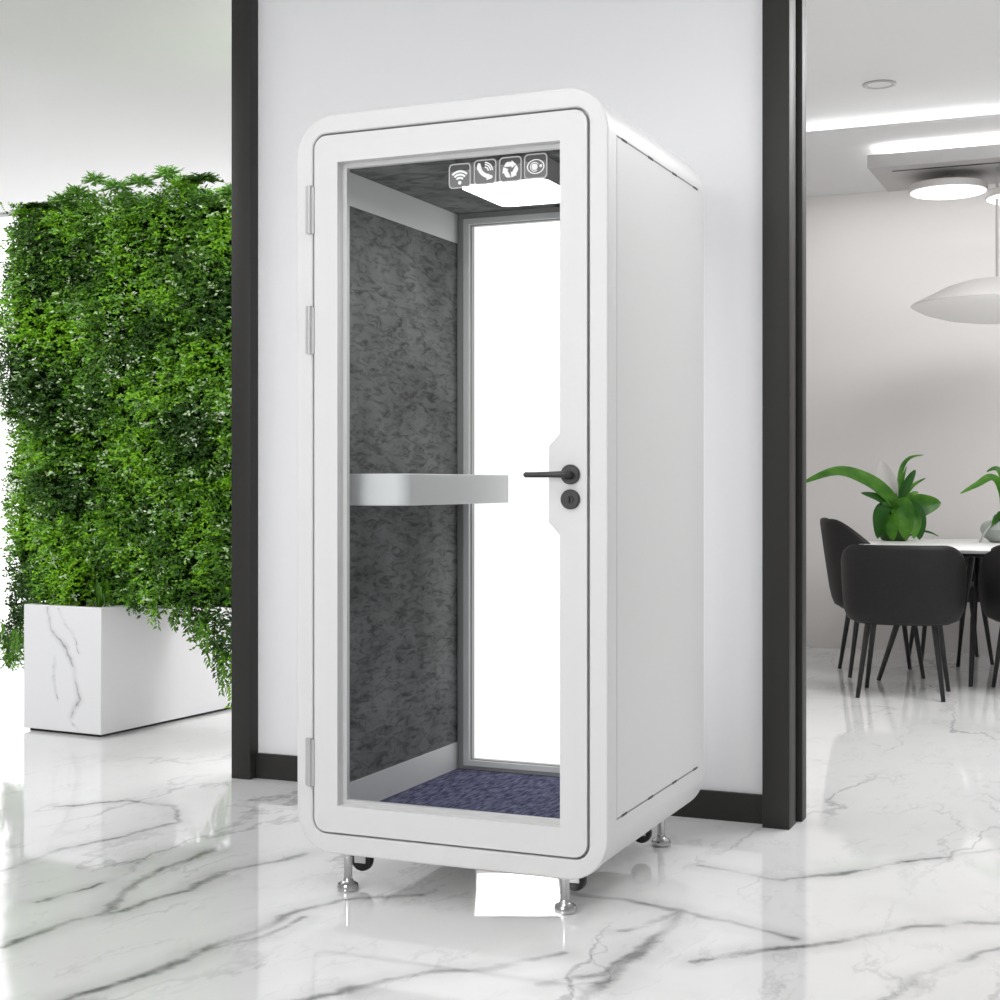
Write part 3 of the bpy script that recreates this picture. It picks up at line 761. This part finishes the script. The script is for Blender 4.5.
for pts, w_, mm in (([(1003, 525, 0), (1002, 490, 0), (990, 476, -.02), (975, 483, -.03), (957, 492, -.04)], .055, 'houseleaf'), ([(1004, 525, 0), (1004, 480, .02), (998, 467, .03), (988, 470, .04)], .04, 'houseleaf'),
                    ([(1002, 525, 0), (998, 515, -.03), (992, 517, -.07), (986, 523, -.1)], .05, 'houseleaf'), ([(1002, 525, 0), (1000, 513, -.03), (996, 512, -.06), (990, 519, -.09)], .04, 'houseleaf_dark'), ([(1004, 525, 0), (1012, 505, 0), (1025, 500, 0), (1040, 510, 0)], .07, 'houseleaf'), ([(1004, 525, 0), (1008, 480, 0), (1020, 462, 0), (1045, 462, 0)], .06, 'houseleaf'), ([(1003, 525, 0), (1001, 516, -.05), (1000, 520, -.1), (999, 528, -.13)], .05, 'houseleaf')):
    leafmesh('leaf', [pv(*p) for p in pts], w_, M[mm], VP, .22, Vector((0, -.8, .6)))

# pendant over the table
PE = thing('pendant_lamp', 'wide white lens-shaped pendant lamp hanging by a thin rod over the round table', 'lamp', (.47, 5.42, 3.03))
obj('shade', lathe([(.475, -.905), (.46, -.893), (.38, -.855), (.28, -.805), (.17, -.772), (.09, -.760), (.03, -.757)][::-1] + [], seg=64), M['lampw'], PE, 60)
obj('bowl', lathe([(.475, -.906), (.465, -.916), (.40, -.950), (.28, -.985), (.15, -1.004), (.02, -1.01)], seg=64), M['bowl'], PE, 60)
obj('rod', tube([(0, 0, -.76), (0, 0, -.02)], .008, 10), M['fixture'], PE, 60)
obj('canopy', lathe([(.055, 0), (.055, -.02), (.05, -.025)][::-1], seg=28), M['fixture'], PE, 40)

# linear ceiling box with two disc lamps under it
BX = thing('ceiling_box', 'long grey-white rectangular box mounted on the ceiling above the disc lamps', 'ceiling fixture', (-.214, 5.146, 2.98))
bevel_mod(obj('housing', box(0, 3.2, 0, .75, -.077, 0), M['fixture'], BX), .006)
for x in (.5, 1.6, 2.7): obj('bracket', box(x - .05, x + .05, .3, .45, 0, .05), M['fixture'], BX)
obj('slot', box(.12, 3.1, .125, .15, -.0785, -.0755), M['rubber'], BX)
GD = 'round white disc lamps under the ceiling box'
def disc(label, loc, drop):
    t = thing('disc_lamp', label, 'lamp', loc, 0, GD)
    obj('housing', lathe([(.215, -drop), (.222, -drop - .006), (.222, -drop - .036), (.216, -drop - .042)], seg=48), M['lampw'], t, 40)
    obj('diffuser', lathe([(.213, -drop - .0425), (.213, -drop - .048), (.205, -drop - .052)], seg=48), M['lit'], t, 40)
    obj('stem', tube([(0, 0, .0), (0, 0, -drop)], .02, 14), M['fixture'], t, 60)
    return t
disc('white disc lamp hanging under the left end of the ceiling box', (.19, 5.52, 2.903), .055)
disc('white disc lamp cut off by the right edge, hanging lower under the ceiling box', (.62, 5.50, 2.903), .125)
DL = thing('recessed_downlight', 'small recessed ceiling downlight near the top of the right-hand room', 'lamp', (-.01, 4.28, 3.15))
obj('ring', lathe([(.085, 0), (.085, -.006), (.07, -.009), (.062, -.004)], seg=36), M['fixture'], DL, 40)
obj('diffuser', lathe([(.06, -.001), (.06, -.004), (.05, -.0045)], seg=30), M['ceil'], DL, 40)

# ------------------------------------------------------------------ light
w = bpy.data.worlds.new('world'); SC.world = w; w.use_nodes = True
w.node_tree.nodes['Background'].inputs[0].default_value = (1, 1, 1, 1)
w.node_tree.nodes['Background'].inputs[1].default_value = .32
def area(name, loc, sx, sy, power, target=None, spread=None, color=(1, 1, 1)):
    l = bpy.data.lights.new(name, 'AREA'); l.shape = 'RECTANGLE'; l.size = sx; l.size_y = sy; l.energy = power; l.color = color
    if spread: l.spread = math.radians(spread)
    o = bpy.data.objects.new(name, l); COL.objects.link(o); o.location = loc
    if target is not None:
        o.rotation_euler = (Vector(target) - Vector(loc)).to_track_quat('-Z', 'Y').to_euler()
    return o
area('front_key_light', (-1.0, -5.6, 2.35), 2.2, 2.0, 128, (-.4, 1.2, 1.25))  # added soft key behind the camera for booth front and wall; no window there
area('ceiling_panel_light', (-1.0, -2.2, 3.02), 2.4, 2.0, 27)
area('ceiling_panel_light', (1.9, -.4, 3.02), 1.2, 1.6, 2)
area('wall_fill_light', (.75, -.1, 3.0), 1.2, .5, 5, (-.05, 1.3, 1.2), 100)  # added fill for the wall right of the booth; no fixture there
area('hall_fill_light', (-1.7, 2.7, 3.02), 1.0, 1.8, 62)  # added to brighten the planter's right face, not a fitted lamp
area('hall_fill_light', (-4.2, .2, 3.02), 2.0, 1.6, 44)  # added fill for the hedge and the hall floor
area('dining_ceiling_light', (1.8, 3.0, 3.13), 2.4, 2.0, 122)
area('rear_wall_fill_light', (1.2, 5.98, 3.015), 4.2, .12, 12, (1.2, 6.53, 1.7), 150)  # added strip to brighten the rear wall from above; no fixture built
area('cove_light', (1.6, 5.35, 3.085), 5.0, .05, 26, (1.6, 4.2, 3.17))
area('box_uplight', (1.4, 5.5, 2.985), 3.1, .72, 40, (1.4, 5.5, 4.0))
ul = area('floor_patch_light', (-.33, .215, .1042), .22, .46, 1.3, None, 12)  # invented light that makes the bright patch on the floor
ul.rotation_euler = (0, 0, math.radians(23.2))

SC.view_settings.view_transform = 'Standard'; SC.view_settings.look = 'None'
SC.view_settings.exposure = 0.12; SC.view_settings.gamma = 1.0; SC.view_settings.use_curve_mapping = False
